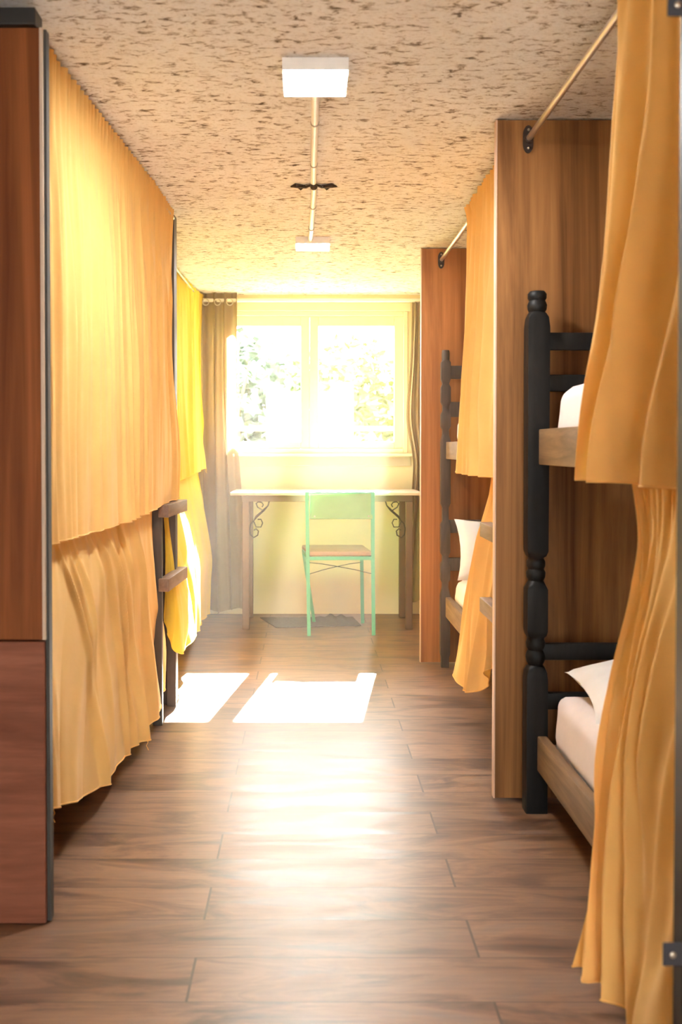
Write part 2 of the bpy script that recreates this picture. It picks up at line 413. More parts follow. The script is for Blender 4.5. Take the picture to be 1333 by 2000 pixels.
# ------------------------------------------------------------------ bunks
def turned_profile(h):
    p = [(0, .033, 1), (.40, .033, 1), (.425, .031, .6), (.44, .026, .1), (.445, .022, 0), (.455, .027, 0), (.470, .030, 0), (.482, .027, 0), (.490, .023, 0), (.500, .028, 0), (.512, .029, 0), (.522, .026, 0), (.528, .024, .2), (.536, .029, .7), (.55, .032, 1),
         (.63, .032, 1), (.675, .032, .8), (.69, .027, .1), (.70, .023, 0), (.712, .028, 0), (.725, .029, 0), (.735, .024, 0), (.745, .028, 0), (.758, .028, 0), (.768, .023, 0), (.775, .028, .4), (.79, .0325, 1),
         (1.46, .034, 1), (1.49, .031, .7), (1.503, .026, .2), (1.508, .024, 0), (1.515, .028, 0), (1.528, .0295, 0), (1.538, .026, 0), (1.542, .024, 0), (1.549, .028, 0), (1.562, .028, 0), (1.57, .022, 0)]
    return p
def bumpy_profile():
    def bump(z0, z1, w=.0245): return [(z0, .0165, .5), (z0+.018, w, .9), (z1-.018, w, .9), (z1, .0165, .5)]
    p = [(0, .020, .8), (.05, .020, .8), (.07, .025, 1), (.36, .025, 1), (.40, .0165, .5)]
    p += bump(.425, .535) + bump(.56, .735) + [(.80, .0165, .5)] + [(.825, .025, 1), (1.0, .025, 1), (1.13, .025, 1), (1.165, .017, .5)] + bump(1.19, .1+1.165+.02) + [(1.31, .0165, .5), (1.33, .0245, 1), (1.40, .0245, 1), (1.42, .0165, .5), (1.445, .0245, 1), (1.525, .0245, 1), (1.535, .019, .4), (1.54, .0195, 0), (1.57, .0205, 0), (1.588, .018, 0)]
    q = [p[0]]
    for a in p[1:]:
        if a[0] > q[-1][0]: q.append(a)
    return q
def bunk(label, x0, x1, y0, y1, prof, pmat, rails, slats, rmat, side, ends=(1, 1), mats=None, ladder=None, xf=None, hw=.033):
    """side=+1: aisle at x0 (right hand bunks); rails=((z0,z1),(z0,z1)); slats z ranges on the y1 end"""
    f = xf or (lambda p: p)
    t = thing('bunk_bed', label, 'bunk bed', f(Vector(((x0+x1)/2, (y0+y1)/2, 0))))
    def fin(name, bm, mat, par=t, **k):
        if xf:
            for v in bm.verts: v.co = xf(v.co)
        return obj(name, bm, mat, par, True, **k)
    for x in (x0+hw, x1-hw):
        for y in (y0+hw, y1-hw): fin('post', profile_post(bm_(), x, y, prof), pmat)
    aisle = x0 if side > 0 else x1
    for (z0, z1) in rails:
        fin('side_rail', boxm((x0+hw, y0+hw*1.2, z0), (x0+hw+.03, y1-hw*1.9 + (hw*.9), z1), .004), rmat)
        fin('side_rail', boxm((x1-hw-.03, y0+hw*1.2, z0), (x1-hw, y1-hw, z1), .004), rmat)
        fin('bed_base', boxm((x0+hw+.03, y0+hw, z0+.05), (x1-hw-.03, y1-hw, z0+.07)), 'pine_grey')
    for (z0, z1) in slats:
        for yy in (y1-hw, y0+hw):
            fin('end_slat', boxm((x0+hw, yy-.012, z0), (x1-hw, yy+.012, z1), .003), pmat)
    if ladder:
        xs, ya, yb, zt, rz, rl = ladder   # stringer x, y of stringers, top, rung heights, rung length
        lb = bm_()
        for (yt, ybot) in ((ya, ya+.0), (yb, yb)): bar(lb, (xs, ybot, 0), (xs, yt, zt), .038, .022)
        L = fin('ladder', lb, rmat)
        for z in rz:
            xr = xs - side*.030
            fin('rung', boxm((xr-.021, ya-.03, z-.025), (xr+.021, yb+.10, z+.025), .003), 'rung', L)
    return t
def mattress(label, x0, x1, y0, y1, z0, z1, seed=0, xf=None):
    bm = bm_(); nx, ny, nz = 26, 50, 8
    bmesh.ops.create_cube(bm, size=2.0)
    bmesh.ops.subdivide_edges(bm, edges=bm.edges[:], cuts=23, use_grid_fill=True)
    W_, L_, T_ = (x1-x0)/2, (y1-y0)/2, (z1-z0)/2; r = .045
    for v in bm.verts:
        p = v.co; q = Vector((p.x*W_, p.y*L_, p.z*T_))
        c = Vector((max(-W_+r, min(W_-r, q.x)), max(-L_+r, min(L_-r, q.y)), max(-T_+r, min(T_-r, q.z))))
        d = q-c
        if d.length > 1e-6: q = c + d.normalized()*min(r, max(abs(d.x), abs(d.y), abs(d.z)))
        wp_ = Vector((q.x+(x0+x1)/2, q.y+(y0+y1)/2, q.z+(z0+z1)/2))
        side_w = 1-abs(p.z)*.6
        wp_ += Vector((math.copysign(1, p.x)*abs(p.x)**6, 0, 0))*(.007*mnoise.noise(Vector((wp_.y*9+wp_.z*11, wp_.z*5, seed)))*side_w)
        wp_.x += -.012*math.copysign(1, p.x)*abs(p.x)**6*(p.z*.5+.5)
        if p.z > .5: wp_.z += .004*mnoise.noise(Vector((wp_.x*7, wp_.y*6, seed+3)))
        if p.z < -.9: wp_.z = z0
        v.co = xf(wp_) if xf else wp_
    o = obj('mattress', bm, 'sheet', None, True); tag(o, label, 'mattress'); return o
def pillow(label, M4, w, l, t, seed=0):
    bm = bm_(); n = 30; g = {}
    for s in (1, -1):
        for i in range(n+1):
            for j in range(n+1):
                if s < 0 and (i in (0, n) or j in (0, n)): g[s, i, j] = g[1, i, j]; continue
                u = i/n*2-1; v = j/n*2-1
                h = max(0, (1-abs(u)**2.6))**.55 * max(0, (1-abs(v)**2.6))**.55
                pu = u*(1-.07*(1-v*v)); pv = v*(1-.07*(1-u*u))
                z = s*h*t/2*(1+.25*mnoise.noise(Vector((u*2, v*2, seed+s))))
                c = abs(u*v)**4; z += .012*c*math.sin(seed+u*2) + .004*mnoise.noise(Vector((u*6, v*6, seed)))
                g[s, i, j] = bm.verts.new(M4 @ Vector((pu*w/2, pv*l/2, z)))
        for i in range(n):
            for j in range(n):
                q = [g[s, i, j], g[s, i+1, j], g[s, i+1, j+1], g[s, i, j+1]]
                bm.faces.new(q if s > 0 else q[::-1])
    o = obj('pillow', bm, 'pillow', None, True); tag(o, label, 'pillow'); return o

# right near bunk
bunk('charcoal painted bunk bed with turned posts and pine side rails, nearest on the right', .659, 1.62, 1.06, 3.12, turned_profile(0), 'charcoal',
     ((.13, .235), (1.05, 1.156)), ((1.394, 1.446), (1.27, 1.32), (.46, .51), (.31, .36)), 'pine', 1)
mattress('white sheeted mattress on the upper deck of the near right bunk', .728, 1.54, 1.15, 3.045, 1.12, 1.28, 1)
mattress('white sheeted mattress on the lower deck of the near right bunk', .726, 1.54, 1.15, 3.045, .20, .372, 2)
pillow('white pillow lying on the lower mattress of the near right bunk', Matrix.Translation((1.06, 2.79, .425)) @ Matrix.Rotation(-.06, 4, 'Z') @ Matrix.Rotation(.10, 4, 'X'), .62, .42, .15, 1)
# right far bunk
bunk('dark brown bunk bed with notched posts and pine rails in the far right bay', .668, 1.62, 3.235, 5.15, bumpy_profile(), 'darkbrown',
     ((.255, .355), (1.045, 1.13)), ((1.445, 1.51), (1.255, 1.33), (.675, .74), (.485, .55)), 'pine_grey', 1,
     ladder=(.648, 3.27, 3.43, 1.15, (.82, .56), .3), hw=.025)
mattress('white mattress on the upper deck of the far right bunk, mostly behind the curtain', .73, 1.55, 3.30, 5.08, 1.1155, 1.25, 3)
mattress('white mattress on the lower deck of the far right bunk', .722, 1.55, 3.30, 5.08, .3255, .452, 4)
pillow('white pillow propped against the headboard slats of the far right bunk', Matrix.Translation((1.02, 4.975, .585)) @ Matrix.Rotation(.16, 4, 'Z') @ Matrix.Rotation(.98, 4, 'X') @ Matrix.Rotation(-.12, 4, 'Z'), .60, .34, .12, 6)
# left near bunk, slightly skewed in the room
LA = math.atan2(-.554+.65, 4.35-2.547)
_R = Matrix.Translation((-.65, 2.547, 0)) @ Matrix.Rotation(-LA, 4, 'Z')
def xl(p): return _R @ Vector(p)
squarep = [(0, .03, 1), (.01, .033, 1), (2.085, .033, 1), (2.09, .031, 1)]
bunk('brown wooden bunk bed with a ladder, behind the closed yellow curtains on the left', -.92, -.01, -.1+.0, 1.885, squarep, 'darkbrown',
     ((.15, .25), (.98, 1.08)), ((.5, .55), (1.3, 1.35)), 'darkbrown', -1, ladder=(-.022, 1.50, 1.80, .93, (.852, .56), .4), xf=xl)
mattress('white mattress on the lower deck of the left near bunk', -.85, -.08, -.02, 1.8, .2205, .36, 5, xf=xl)
mattress('white mattress on the upper deck of the left near bunk', -.85, -.08, -.02, 1.8, 1.05, 1.2, 6, xf=xl)
bunk('brown wooden bunk bed behind the bright yellow curtains next to the window', -1.64, -.76, 4.62, 6.6, squarep, 'darkbrown',
     ((.15, .25), (.98, 1.08)), ((.5, .55), (1.3, 1.35)), 'darkbrown', -1)
mattress('white mattress on the lower deck of the left far bunk', -1.57, -.83, 4.68, 6.54, .2205, .36, 7)
mattress('white mattress on the upper deck of the left far bunk', -1.57, -.83, 4.68, 6.54, 1.05, 1.2, 8)

# ------------------------------------------------------------------ curtain rods
def rod(label, p, q, r=.0095, mat='steel', brackets=(1, 1), name='curtain_rod', wall=True):
    p = Vector(p); q = Vector(q)
    t = thing(name, label, 'curtain rod', (p+q)/2)
    obj('pole', tube(bm_(), [p, q], r, 14), mat, t, True)
    d = (q-p).normalized()
    for e, (c, s) in enumerate(((p, -1), (q, 1))):
        if not brackets[e]: continue
        b = bm_(); prof = []
        for i in range(24):
            a = 2*PI*i/24; prof.append((.016*math.cos(a), .030*math.sin(a) + (.012 if math.sin(a) > 0 else -.012)))
        n0 = [b.verts.new(c + d*s*.002 - d*s*.006 + Vector((-d.y*x, d.x*x, z))) for x, z in prof]
        n1 = [b.verts.new(c + d*s*.002 + Vector((-d.y*x, d.x*x, z))) for x, z in prof]
        b.faces.new(n0); b.faces.new(n1[::-1])
        for i in range(24): b.faces.new((n0[i], n0[(i+1) % 24], n1[(i+1) % 24], n1[i]))
        tube(b, [c-d*s*.018, c], r*1.5, 14)
        B = obj('bracket', b, 'iron', t)
        for z in (-.028, .028):
            sb = bm_(); bmesh.ops.create_uvsphere(sb, u_segments=10, v_segments=6, radius=.0045)
            for v in sb.verts: v.co += c - d*s*.006 + Vector((0, 0, z))
            obj('screw', sb, 'screw', B, True)
    return t
rod('bare steel curtain rod fixed high on the near right partition panel', (.678, 1.02, 2.045), (.678, PA-.002, 2.045))
rod('steel curtain rod fixed high on the far right partition panel', (.676, PA+.033, 2.045), (.676, PB-.002, 2.045))
rod('short rod under the upper deck of the near right bunk holding the lower curtain', (.70, 1.13, 1.035), (.70, 2.14, 1.035), .006, 'steel', (0, 0))
rod('rod under the upper deck of the far right bunk holding the lower curtain', (.70, 3.30, 1.02), (.70, 3.72, 1.02), .006, 'steel', (0, 0))
a, b = xl((-.012, -.06, 2.07)), xl((-.012, 1.80, 2.07))
rod('hidden rod along the ceiling above the big left curtain', a, b, .008, 'steel', (0, 0))
a, b = xl((-.045, -.06, .93)), xl((-.045, 1.80, .93))
rod('rod under the upper deck of the left near bunk', a, b, .006, 'steel', (0, 0))
rod('rod along the ceiling above the bright yellow left curtain', (-.715, 4.5, 2.07), (-.705, 6.73, 2.07), .008, 'steel', (0, 0))
rod('rod under the upper deck of the left far bunk', (-.735, 4.6, .96), (-.735, 6.6, .96), .006, 'steel', (0, 0))
rod('white curtain rod across the top of the window', (-.72, YB-.075, 2.062), (.80, YB-.075, 2.062), .0125, 'rod_white', (0, 0))

# ------------------------------------------------------------------ curtains
V = Vector
# left near upper: big, plane from (y 2.50) to (y 4.35)
def Lp(y, z, dx=0):   # y = world depth
    s = (y-2.547)/(4.35-2.547); return V((lerp(-.65, -.554, s)+dx, y, z))
ys = [2.49, 2.95, 3.4, 3.9, 4.35]
curtain('bunk_curtain', 'large pale yellow curtain closing the upper deck of the left near bunk',
    [(0, [Lp(y if y < 4.3 else 4.33, 2.095, 0 if y < 4.3 else -.014) for y in ys]), (.5, [Lp(2.50, 1.5, .005), Lp(2.95, 1.5, .01), Lp(3.4, 1.5, .01), Lp(3.9, 1.5, .006), Lp(4.33, 1.5, -.022)]),
     (.8, [Lp(2.50, 1.1, .005), Lp(2.95, 1.1, .012), Lp(3.4, 1.1, .015), Lp(3.9, 1.1, .01), Lp(4.37, 1.1, .0)]),
     (1, [Lp(2.50, .862, .005), Lp(2.95, .858, .015), Lp(3.4, .862, .02), Lp(3.9, .874, .006), Lp(4.38, .888, -.006)])],
    'cloth_yellow', 15, .010, nrm=(1, 0, 0), seed=1.3, ridges=34, rh=.014, rw=.0045, slant=.014, nu=800, nv=80, pleat=.011, pleatn=48, slide=.3, threads=((.93, .02),))
# left near lower
def Lq(px, py, d): return at(px, py, d)
curtain('bunk_curtain', 'pleated yellow curtain under the big one, its hem curving up towards the ladder',
    [(0, [Lp(2.47, .945, -.035), Lp(2.9, .945, -.035), Lp(3.35, .94, -.035), Lp(3.8, .93, -.035), Lp(4.10, .93, -.05)]),
     (.35, [Lp(2.5, .70, .0), Lp(2.95, .70, -.01), Lp(3.4, .70, -.015), Lp(3.8, .70, -.02), at(309, 1140, 4.14)]),
     (.7, [at(91, 1380, 2.52), at(170, 1335, 2.95), at(232, 1290, 3.4), at(285, 1270, 3.85), at(323, 1260, 4.22)]),
     (1, [at(92, 1582, 2.52), at(176, 1548, 2.93), at(238, 1480, 3.35), at(295, 1415, 3.8), at(321, 1345, 4.22)])],
    'cloth_yellow', 6, .010, nrm=(1, 0, 0), seed=4.1, ridges=10, rh=.020, rw=.0065, slant=.17, r0=.06, r1=.66, nu=700, nv=70, pleat=.008, pleatn=30, slide=.6, sharp=.8, wrinkle=.008,
    threads=((.01, .05), (.03, .035), (.66, .045), (.72, .05), (.69, .03)))
# left far upper (bright)
def Lf(y, z, x): return V((x, y, z))
curtain('bunk_curtain', 'bright yellow sunlit curtain on the left far bunk, upper tier beside the window curtain',
    [(0, [Lf(4.5, 2.095, -.735), Lf(5.3, 2.095, -.725), Lf(6.1, 2.095, -.715), at(396, 577, 6.70)]),
     (.5, [Lf(4.5, 1.5, -.72), Lf(5.3, 1.5, -.71), Lf(6.0, 1.5, -.69), Lf(6.62, 1.5, -.69)]),
     (1, [Lf(4.5, .90, -.68), Lf(5.2, .92, -.675), Lf(5.9, .95, -.66), at(401, 914, 6.5)])],
    'cloth_far', 11, .020, nrm=(1, 0, 0), seed=2.2, nu=260, nv=60, pleat=.006, slide=.4, threads=((.97, .03), (.99, .02)))
curtain('bunk_curtain', 'bright yellow lower curtain seen past the ladder rungs, lit by the sun',
    [(0, [at(321, 992, 4.30), at(325, 992, 4.335), V((-.645, 4.50, .97)), Lf(5.2, .97, -.70), Lf(5.9, .97, -.70), Lf(6.5, .97, -.70)]),
     (.5, [at(321, 1130, 4.29), at(340, 1130, 4.325), at(349, 1122, 4.58), at(372, 1100, 5.1), at(388, 1090, 5.7), at(409, 1075, 6.3)]),
     (.75, [at(322, 1200, 4.28), at(349, 1210, 4.31), at(367, 1180, 4.66), at(378, 1165, 5.1), at(391, 1150, 5.7), at(409, 1135, 6.3)]),
     (1, [at(325, 1237, 4.27), at(349, 1277, 4.31), at(377, 1243, 4.72), at(379, 1238, 5.1), at(393, 1215, 5.6), at(407, 1198, 6.2)])],
    'cloth_far', 7, .011, nrm=(1, 0, 0), seed=5.7, nu=320, nv=60, pleat=.003, slide=.4, sharp=.6, ridges=8, rh=.014, rw=.02)
# right near upper
rx = .664
curtain('bunk_curtain', 'orange yellow curtain drawn aside on the upper deck of the near right bunk',
    [(0, [V((rx, 2.17, 2.075)), V((rx, 1.9, 2.075)), V((rx, 1.6, 2.075)), V((rx, 1.22, 2.075))]),
     (.5, [V((.664, 2.225, 1.5)), V((.660, 1.9, 1.5)), V((.66, 1.6, 1.5)), V((.665, 1.2, 1.5))]),
     (1, [V((.660, 2.32, 1.028)), V((.645, 2.02, 1.03)), V((.65, 1.6, 1.03)), V((.655, 1.2, 1.03))])],
    'cloth_yellow', 4.6, .040, nrm=(-1, 0, 0), seed=.6, ridges=7, rh=.016, rw=.014, slant=-.03, nu=300, nv=60, pleat=.010, top_amp=.35, slide=.5, sharp=.35)
curtain('bunk_curtain', 'orange yellow curtain on the lower deck of the near right bunk, trailing near the floor',
    [(0, [V((.690, 2.17, 1.05)), V((.688, 1.95, 1.05)), V((.688, 1.6, 1.05)), V((.69, 1.2, 1.05))]),
     (.15, [V((.690, 2.10, .89)), V((.68, 1.95, .89)), V((.68, 1.6, .89)), V((.68, 1.2, .9))]),
     (.5, [at(1213, 1350, 2.14), V((.64, 1.95, .56)), V((.63, 1.62, .55)), V((.64, 1.2, .55))]),
     (.8, [at(1172, 1690, 2.08), V((.605, 1.9, .27)), V((.60, 1.6, .26)), V((.62, 1.2, .25))]),
     (1, [at(1150, 1893, 2.03), V((.590, 1.86, .055)), V((.58, 1.6, .04)), V((.62, 1.2, .04))])],
    'cloth_yellow', 4.8, .034, nrm=(-1, 0, 0), seed=3.4, ridges=12, rh=.026, rw=.0085, slant=-.08, r0=.06, r1=1.1, nu=300, nv=70, pleat=.012, pleatn=24, top_amp=.3, slide=.55, sharp=.5, wrinkle=.01)
# right far upper
curtain('bunk_curtain', 'yellow curtain bunched aside on the upper deck of the far right bunk',
    [(0, [V((.654, 4.20, 2.08)), V((.654, 3.9, 2.08)), V((.654, 3.6, 2.08)), V((.654, 3.3, 2.08))]),
     (.08, [V((.652, 4.12, 2.0)), V((.652, 3.9, 2.0)), V((.652, 3.6, 2.0)), V((.652, 3.3, 2.0))]),
     (.5, [at(911, 690, 4.22), V((.648, 3.95, 1.5)), V((.65, 3.65, 1.5)), V((.66, 3.3, 1.5))]),
     (1, [at(888, 920, 4.3), V((.625, 4.0, 1.0)), V((.625, 3.65, 1.0)), V((.65, 3.32, 1.0))])],
    'cloth_yellow', 5, .028, nrm=(-1, 0, 0), seed=1.9, ridges=7, rh=.014, rw=.014, nu=260, nv=60, pleat=.010, top_amp=.2, slide=.4, sharp=.4)
curtain('bunk_curtain', 'yellow curtain on the lower deck of the far right bunk, behind its ladder rungs',
    [(0, [V((.684, 3.74, 1.04)), V((.684, 3.6, 1.04)), V((.684, 3.45, 1.04)), V((.684, 3.32, 1.04))]),
     (.4, [at(930, 1110, 3.95), V((.655, 3.82, .68)), V((.665, 3.66, .68)), V((.672, 3.5, .68))]),
     (1, [at(885, 1310, 4.18), at(908, 1345, 4.0), at(936, 1350, 3.85), at(966, 1305, 3.62)])],
    'cloth_yellow', 3.4, .022, nrm=(-1, 0, 0), seed=2.9, ridges=6, rh=.022, rw=.018, nu=200, nv=60, pleat=.006, top_amp=.2, slide=.5, sharp=.6, wrinkle=.008)
# window curtains
yc = YB-.085
wc = curtain('window_curtain', 'taupe eyelet curtain at the left side of the window, reaching nearly to the floor',
    [(0, [at(393, 571, yc), at(415, 571, yc), at(438, 571, yc), at(462, 571, yc)]),
     (.45, [at(396, 800, yc), at(415, 800, yc), at(438, 800, yc), at(462, 840, yc)]),
     (.7, [at(400, 1010, yc), at(420, 1010, yc), at(445, 1010, yc), at(472, 1010, yc)]),
     (1, [at(404, 1188, yc), at(425, 1196, yc), at(450, 1190, yc), at(474, 1188, yc)])],
    'cloth_taupe', 3.2, .042, nrm=(0, -1, 0), seed=.9, nu=240, nv=70, pleat=0, top_amp=.9, slide=.45, sharp=0, wander=.25, wrinkle=.012, ridges=5, rh=.012, rw=.03)
wr_ = curtain('window_curtain', 'dark taupe curtain pinched in at the right side of the window, beside the desk',
    [(0, [at(806, 590, yc), at(818, 590, yc), at(835, 590, yc)]),
     (.2, [at(803, 700, yc), at(815, 700, yc), at(835, 700, yc)]),
     (.42, [at(795, 818, yc), at(812, 818, yc), at(832, 820, yc)]),
     (.6, [at(808, 915, yc), at(820, 915, yc), at(834, 915, yc)]),
     (1, [at(780, 1168, yc), at(805, 1176, yc), at(832, 1165, yc)])],
    'cloth_taupe', 3.0, .024, nrm=(0, -1, 0), seed=2.5, wander=.2, nu=140, nv=70, pleat=0, top_amp=.8, slide=.1, sharp=.1, wrinkle=.008)
for px in (402, 425, 449):
    p = at(px, 590, yc-.028); b = bm_()
    tube(b, [p + V((.020*math.cos(a*PI/8), -.004*math.sin(a*PI/8), .020*math.sin(a*PI/8))) for a in range(17)], .004, 8, False)
    o = obj('eyelet', b, 'screw', wc, True, label='brass eyelet ring')

# ------------------------------------------------------------------ ceiling lights and conduit
def light(label, cx, cy, w, d, th=.034):
    t = thing('ceiling_light', label, 'ceiling light', (cx, cy, CEIL-th), 'square ceiling lights')
    obj('housing', boxm((cx-w/2, cy-d/2, CEIL-th+.0008), (cx+w/2, cy+d/2, CEIL-.001)), 'pvc', t)
    obj('diffuser', boxm((cx-w/2+.003, cy-d/2+.003, CEIL-th), (cx+w/2-.003, cy+d/2-.003, CEIL-th+.005)), 'led', t)
    return t
light('square white ceiling light glowing nearest the camera', .022, 2.765, .172, .20)
light('square white ceiling light farther back, near the window', .028, 5.0, .165, .18)
t = thing('conduit', 'white plastic conduit running along the ceiling between the two square lights', 'conduit', (.02, 3.9, CEIL-.012))
p0, p1 = V((.024, 2.866, CEIL-.0125)), V((.024, 3.86, CEIL-.0125))
p2, p3 = V((.028, 3.93, CEIL-.0125)), V((.017, 4.915, CEIL-.0125))
obj('pipe', tube(bm_(), [p0, p1], .0115, 14), 'pvc', t, True); obj('pipe', tube(bm_(), [p2, p3], .0115, 14), 'pvc', t, True)
for y in (3.16, 3.62, 4.25, 4.66):
    x = .024 if y < 3.9 else lerp(.028, .017, (y-3.93)/.985)
    obj('pipe_clip', tube(bm_(), [V((x, y-.004, CEIL-.0128)), V((x, y+.004, CEIL-.0128))], .0132, 14), 'pipe_ring', t, True)
t = thing('ceiling_bracket', 'small dark ceiling bracket with two short arms in the middle of the conduit', 'bracket', (.026, 3.895, CEIL-.03))
b = bm_(); bmesh.ops.create_uvsphere(b, u_segments=16, v_segments=10, radius=.014)
for v in b.verts: v.co += V((.026, 3.89, CEIL-.022))
tube(b, [V((.026, 3.89, CEIL-.012)), V((.026, 3.89, CEIL-.001))], .010, 12)
obj('hub', b, 'iron', t, True)
for s in (-1, 1):
    b = bm_(); z = CEIL-.008
    tube(b, [V((.026, 3.91, z)), V((.026+s*.03, 3.95, z)), V((.026+s*.07, 3.93, z)), V((.026+s*.088, 3.945, z))], [.004, .006, .009, .003], 8)
    tube(b, [V((.026+s*.035, 3.935, z)), V((.026+s*.05, 3.99, z)), V((.026+s*.065, 3.94, z))], .004, 8)
    obj('arm', b, 'iron', t, True)

# ------------------------------------------------------------------ desk
DY0, DY1, DZ = 6.18, 6.655, .832
t = thing('desk', 'writing desk with pale top and brown steel legs with iron scrolls under the window', 'desk', (.12, 6.45, 0))
obj('desk_top', boxm((-.462, DY0-.03, DZ-.018), (.70, DY1+.02, DZ), .003), 'desk_top', t)
lx0, lx1 = -.392, .598; lw = .042
fr = bm_(); zt = DZ-.018
box(fr, (lx0, DY0, zt-.038), (lx1+lw, DY0+.03, zt-.0005), .002); box(fr, (lx0, DY1-.03, zt-.038), (lx1+lw, DY1, zt-.0005), .002)
for x in (lx0, lx1): box(fr, (x, DY0+.03, zt-.038), (x+lw, DY1-.03, zt-.0005), .002)
obj('apron', fr, 'desk_leg', t)
for x in (lx0, lx1):
    for y in (DY0, DY1-lw): obj('leg', boxm((x, y, 0), (x+lw, y+lw, zt-.038), .003), 'desk_leg', t)
def scroll(cx, cz, r0, r1, a0, a1, n=26):
    return [V((cx + lerp(r0, r1, i/n)*math.cos(lerp(a0, a1, i/n)), 0, cz + lerp(r0, r1, i/n)*math.sin(lerp(a0, a1, i/n)))) for i in range(n+1)]
def scrollwork(x0, s):
    """x0: inner face of the leg, s: direction to the desk middle"""
    b = bm_(); y = DY0+.021; zz = zt-.038
    def P(pts): tube(b, [V((x0 + s*p.x, y, zz + p.z)) for p in pts], .0036, 8)
    # diagonal S from apron down to leg
    P([V((.125, 0, -.0)), V((.118, 0, -.025)), V((.095, 0, -.055)), V((.05, 0, -.095)), V((.015, 0, -.135)), V((.006, 0, -.165)), V((.010, 0, -.20)), V((.03, 0, -.22)), V((.055, 0, -.205)), V((.06, 0, -.18)), V((.045, 0, -.165)), V((.032, 0, -.175))])
    P([V((.118, 0, -.025)), V((.08, 0, -.06)), V((.045, 0, -.09)), V((.03, 0, -.12)), V((.045, 0, -.155)), V((.075, 0, -.155)), V((.085, 0, -.13)), V((.075, 0, -.108)), V((.055, 0, -.108))])
    P([V((.085, 0, -.055)), V((.055, 0, -.035)), V((.045, 0, -.012)), V((.06, 0, -.002)), V((.08, 0, -.006)), V((.09, 0, -.02)), V((.082, 0, -.034))])
    obj('scroll_bracket', b, 'iron', t, True)
scrollwork(lx0+lw-.004, 1); scrollwork(lx1+.004, -1)

# ------------------------------------------------------------------ chair
t = thing('chair', 'mint green steel chair with a tan seat, facing the desk', 'chair', (.19, 6.2, 0))
yb_ = 5.98
bl, br = V((.012, yb_, 0)), V((.392, yb_+.02, 0)); bw_ = .021
for p, tx in ((bl, -.012), (br, -.006)):
    b = bm_(); bar(b, p, p + V((tx*.6, .02, .45)), bw_); bar(b, p + V((tx*.6, .02, .45)), p + V((tx, -.005, .845)), bw_)
    obj('back_leg', b, 'green', t)
fl, frr = V((.045, 6.43, 0)), V((.350, 6.415, 0))
b = bm_(); bar(b, fl, V((-.022, 6.40, .455)), bw_); obj('front_leg', b, 'green', t)
b = bm_(); bar(b, frr, V((.342, 6.40, .455)), bw_); obj('front_leg', b, 'green', t)
b = bm_()
c4 = [V((.018, 6.0, .452)), V((.382, 6.015, .452)), V((.345, 6.41, .457)), V((-.022, 6.405, .457))]
for i in range(4): bar(b, c4[i], c4[(i+1) % 4], .020)
obj('seat_frame', b, 'green', t)
b = bm_(); s4 = [V((.012, 5.995, 0)), V((.386, 6.01, 0)), V((.352, 6.425, 0)), V((-.032, 6.42, 0))]
vs0 = [b.verts.new(p + V((0, 0, .464))) for p in s4]; vs1 = [b.verts.new(p + V((0, 0, .492))) for p in s4]
b.faces.new(vs0[::-1]); b.faces.new(vs1)
for i in range(4): b.faces.new((vs0[i], vs0[(i+1) % 4], vs1[(i+1) % 4], vs1[i]))
bmesh.ops.bevel(b, geom=[e for e in b.edges], offset=.009, segments=3, affect='EDGES', profile=.5)
obj('seat', b, 'seat', t, True)
b = bm_(); box(b, (.016, yb_+.012, .683), (.386, yb_+.026, .842), .004)
for v in b.verts: v.co.y += .012*(1-((v.co.x-.2)/.19)**2)
bk = obj('backrest', b, 'green_board', t)
for x in (.045, .362):
    sb = bm_(); bmesh.ops.create_uvsphere(sb, u_segments=10, v_segments=6, radius=.005)
    for v in sb.verts: v.co += V((x, yb_+.012, .70))
    obj('rivet', sb, 'screw', bk, True)
b = bm_(); bar(b, (.006, yb_-.004, .838), (.39, yb_+.010, .838), .008); obj('top_bar', b, 'green', t)
for p, q, sag in ((V((.016, 6.0, .36)), V((.345, 6.40, .385)), 0), (V((-.01, 6.40, .385)), V((.385, 6.01, .36)), 0)):
    mid = (p+q)/2 + V((0, 0, .008)); obj('cross_wire', tube(bm_(), [p, p.lerp(mid, .5)+V((0, 0, .003)), mid, mid.lerp(q, .5)+V((0, 0, .003)), q], .0022, 6), 'iron', t, True)

# mat
b = bm_(); nx, ny = 40, 16; g = []
c = [at(540, 1228, 6.23), at(706, 1224, 6.3), at(690, 1203, 6.6), at(508, 1203, 6.6)]
for L in (0, 1):
    gg = []
    for j in range(ny+1):
        r = []
        for i in range(nx+1):
            p = c[0].lerp(c[1], i/nx).lerp(c[3].lerp(c[2], i/nx), j/ny); ex = math.exp(-((i/nx-.8)/.13)**2)*(j/ny)**4
            z = .002 + .004*L + L*.003*abs(mnoise.noise(V((i*.3, j*.3, 1)))) + ex*(.016 + .012*math.sin(i*1.3))
            r.append(b.verts.new((p.x, p.y, max(.001, z))))
        gg.append(r)
    g.append(gg)
    for j in range(ny):
        for i in range(nx):
            q = [gg[j][i], gg[j][i+1], gg[j+1][i+1], gg[j+1][i]]; b.faces.new(q if L else q[::-1])
for (ii, jj) in [((i, 0), (i+1, 0)) for i in range(nx)] + [((i, ny), (i+1, ny)) for i in range(nx)] + [((0, j), (0, j+1)) for j in range(ny)] + [((nx, j), (nx, j+1)) for j in range(ny)]:
    b.faces.new((g[0][ii[1]][ii[0]], g[0][jj[1]][jj[0]], g[1][jj[1]][jj[0]], g[1][ii[1]][ii[0]]))
tag(obj('floor_mat', b, 'mat', None, True), 'thin grey brown mat rumpled at one end on the floor under the desk', 'mat')

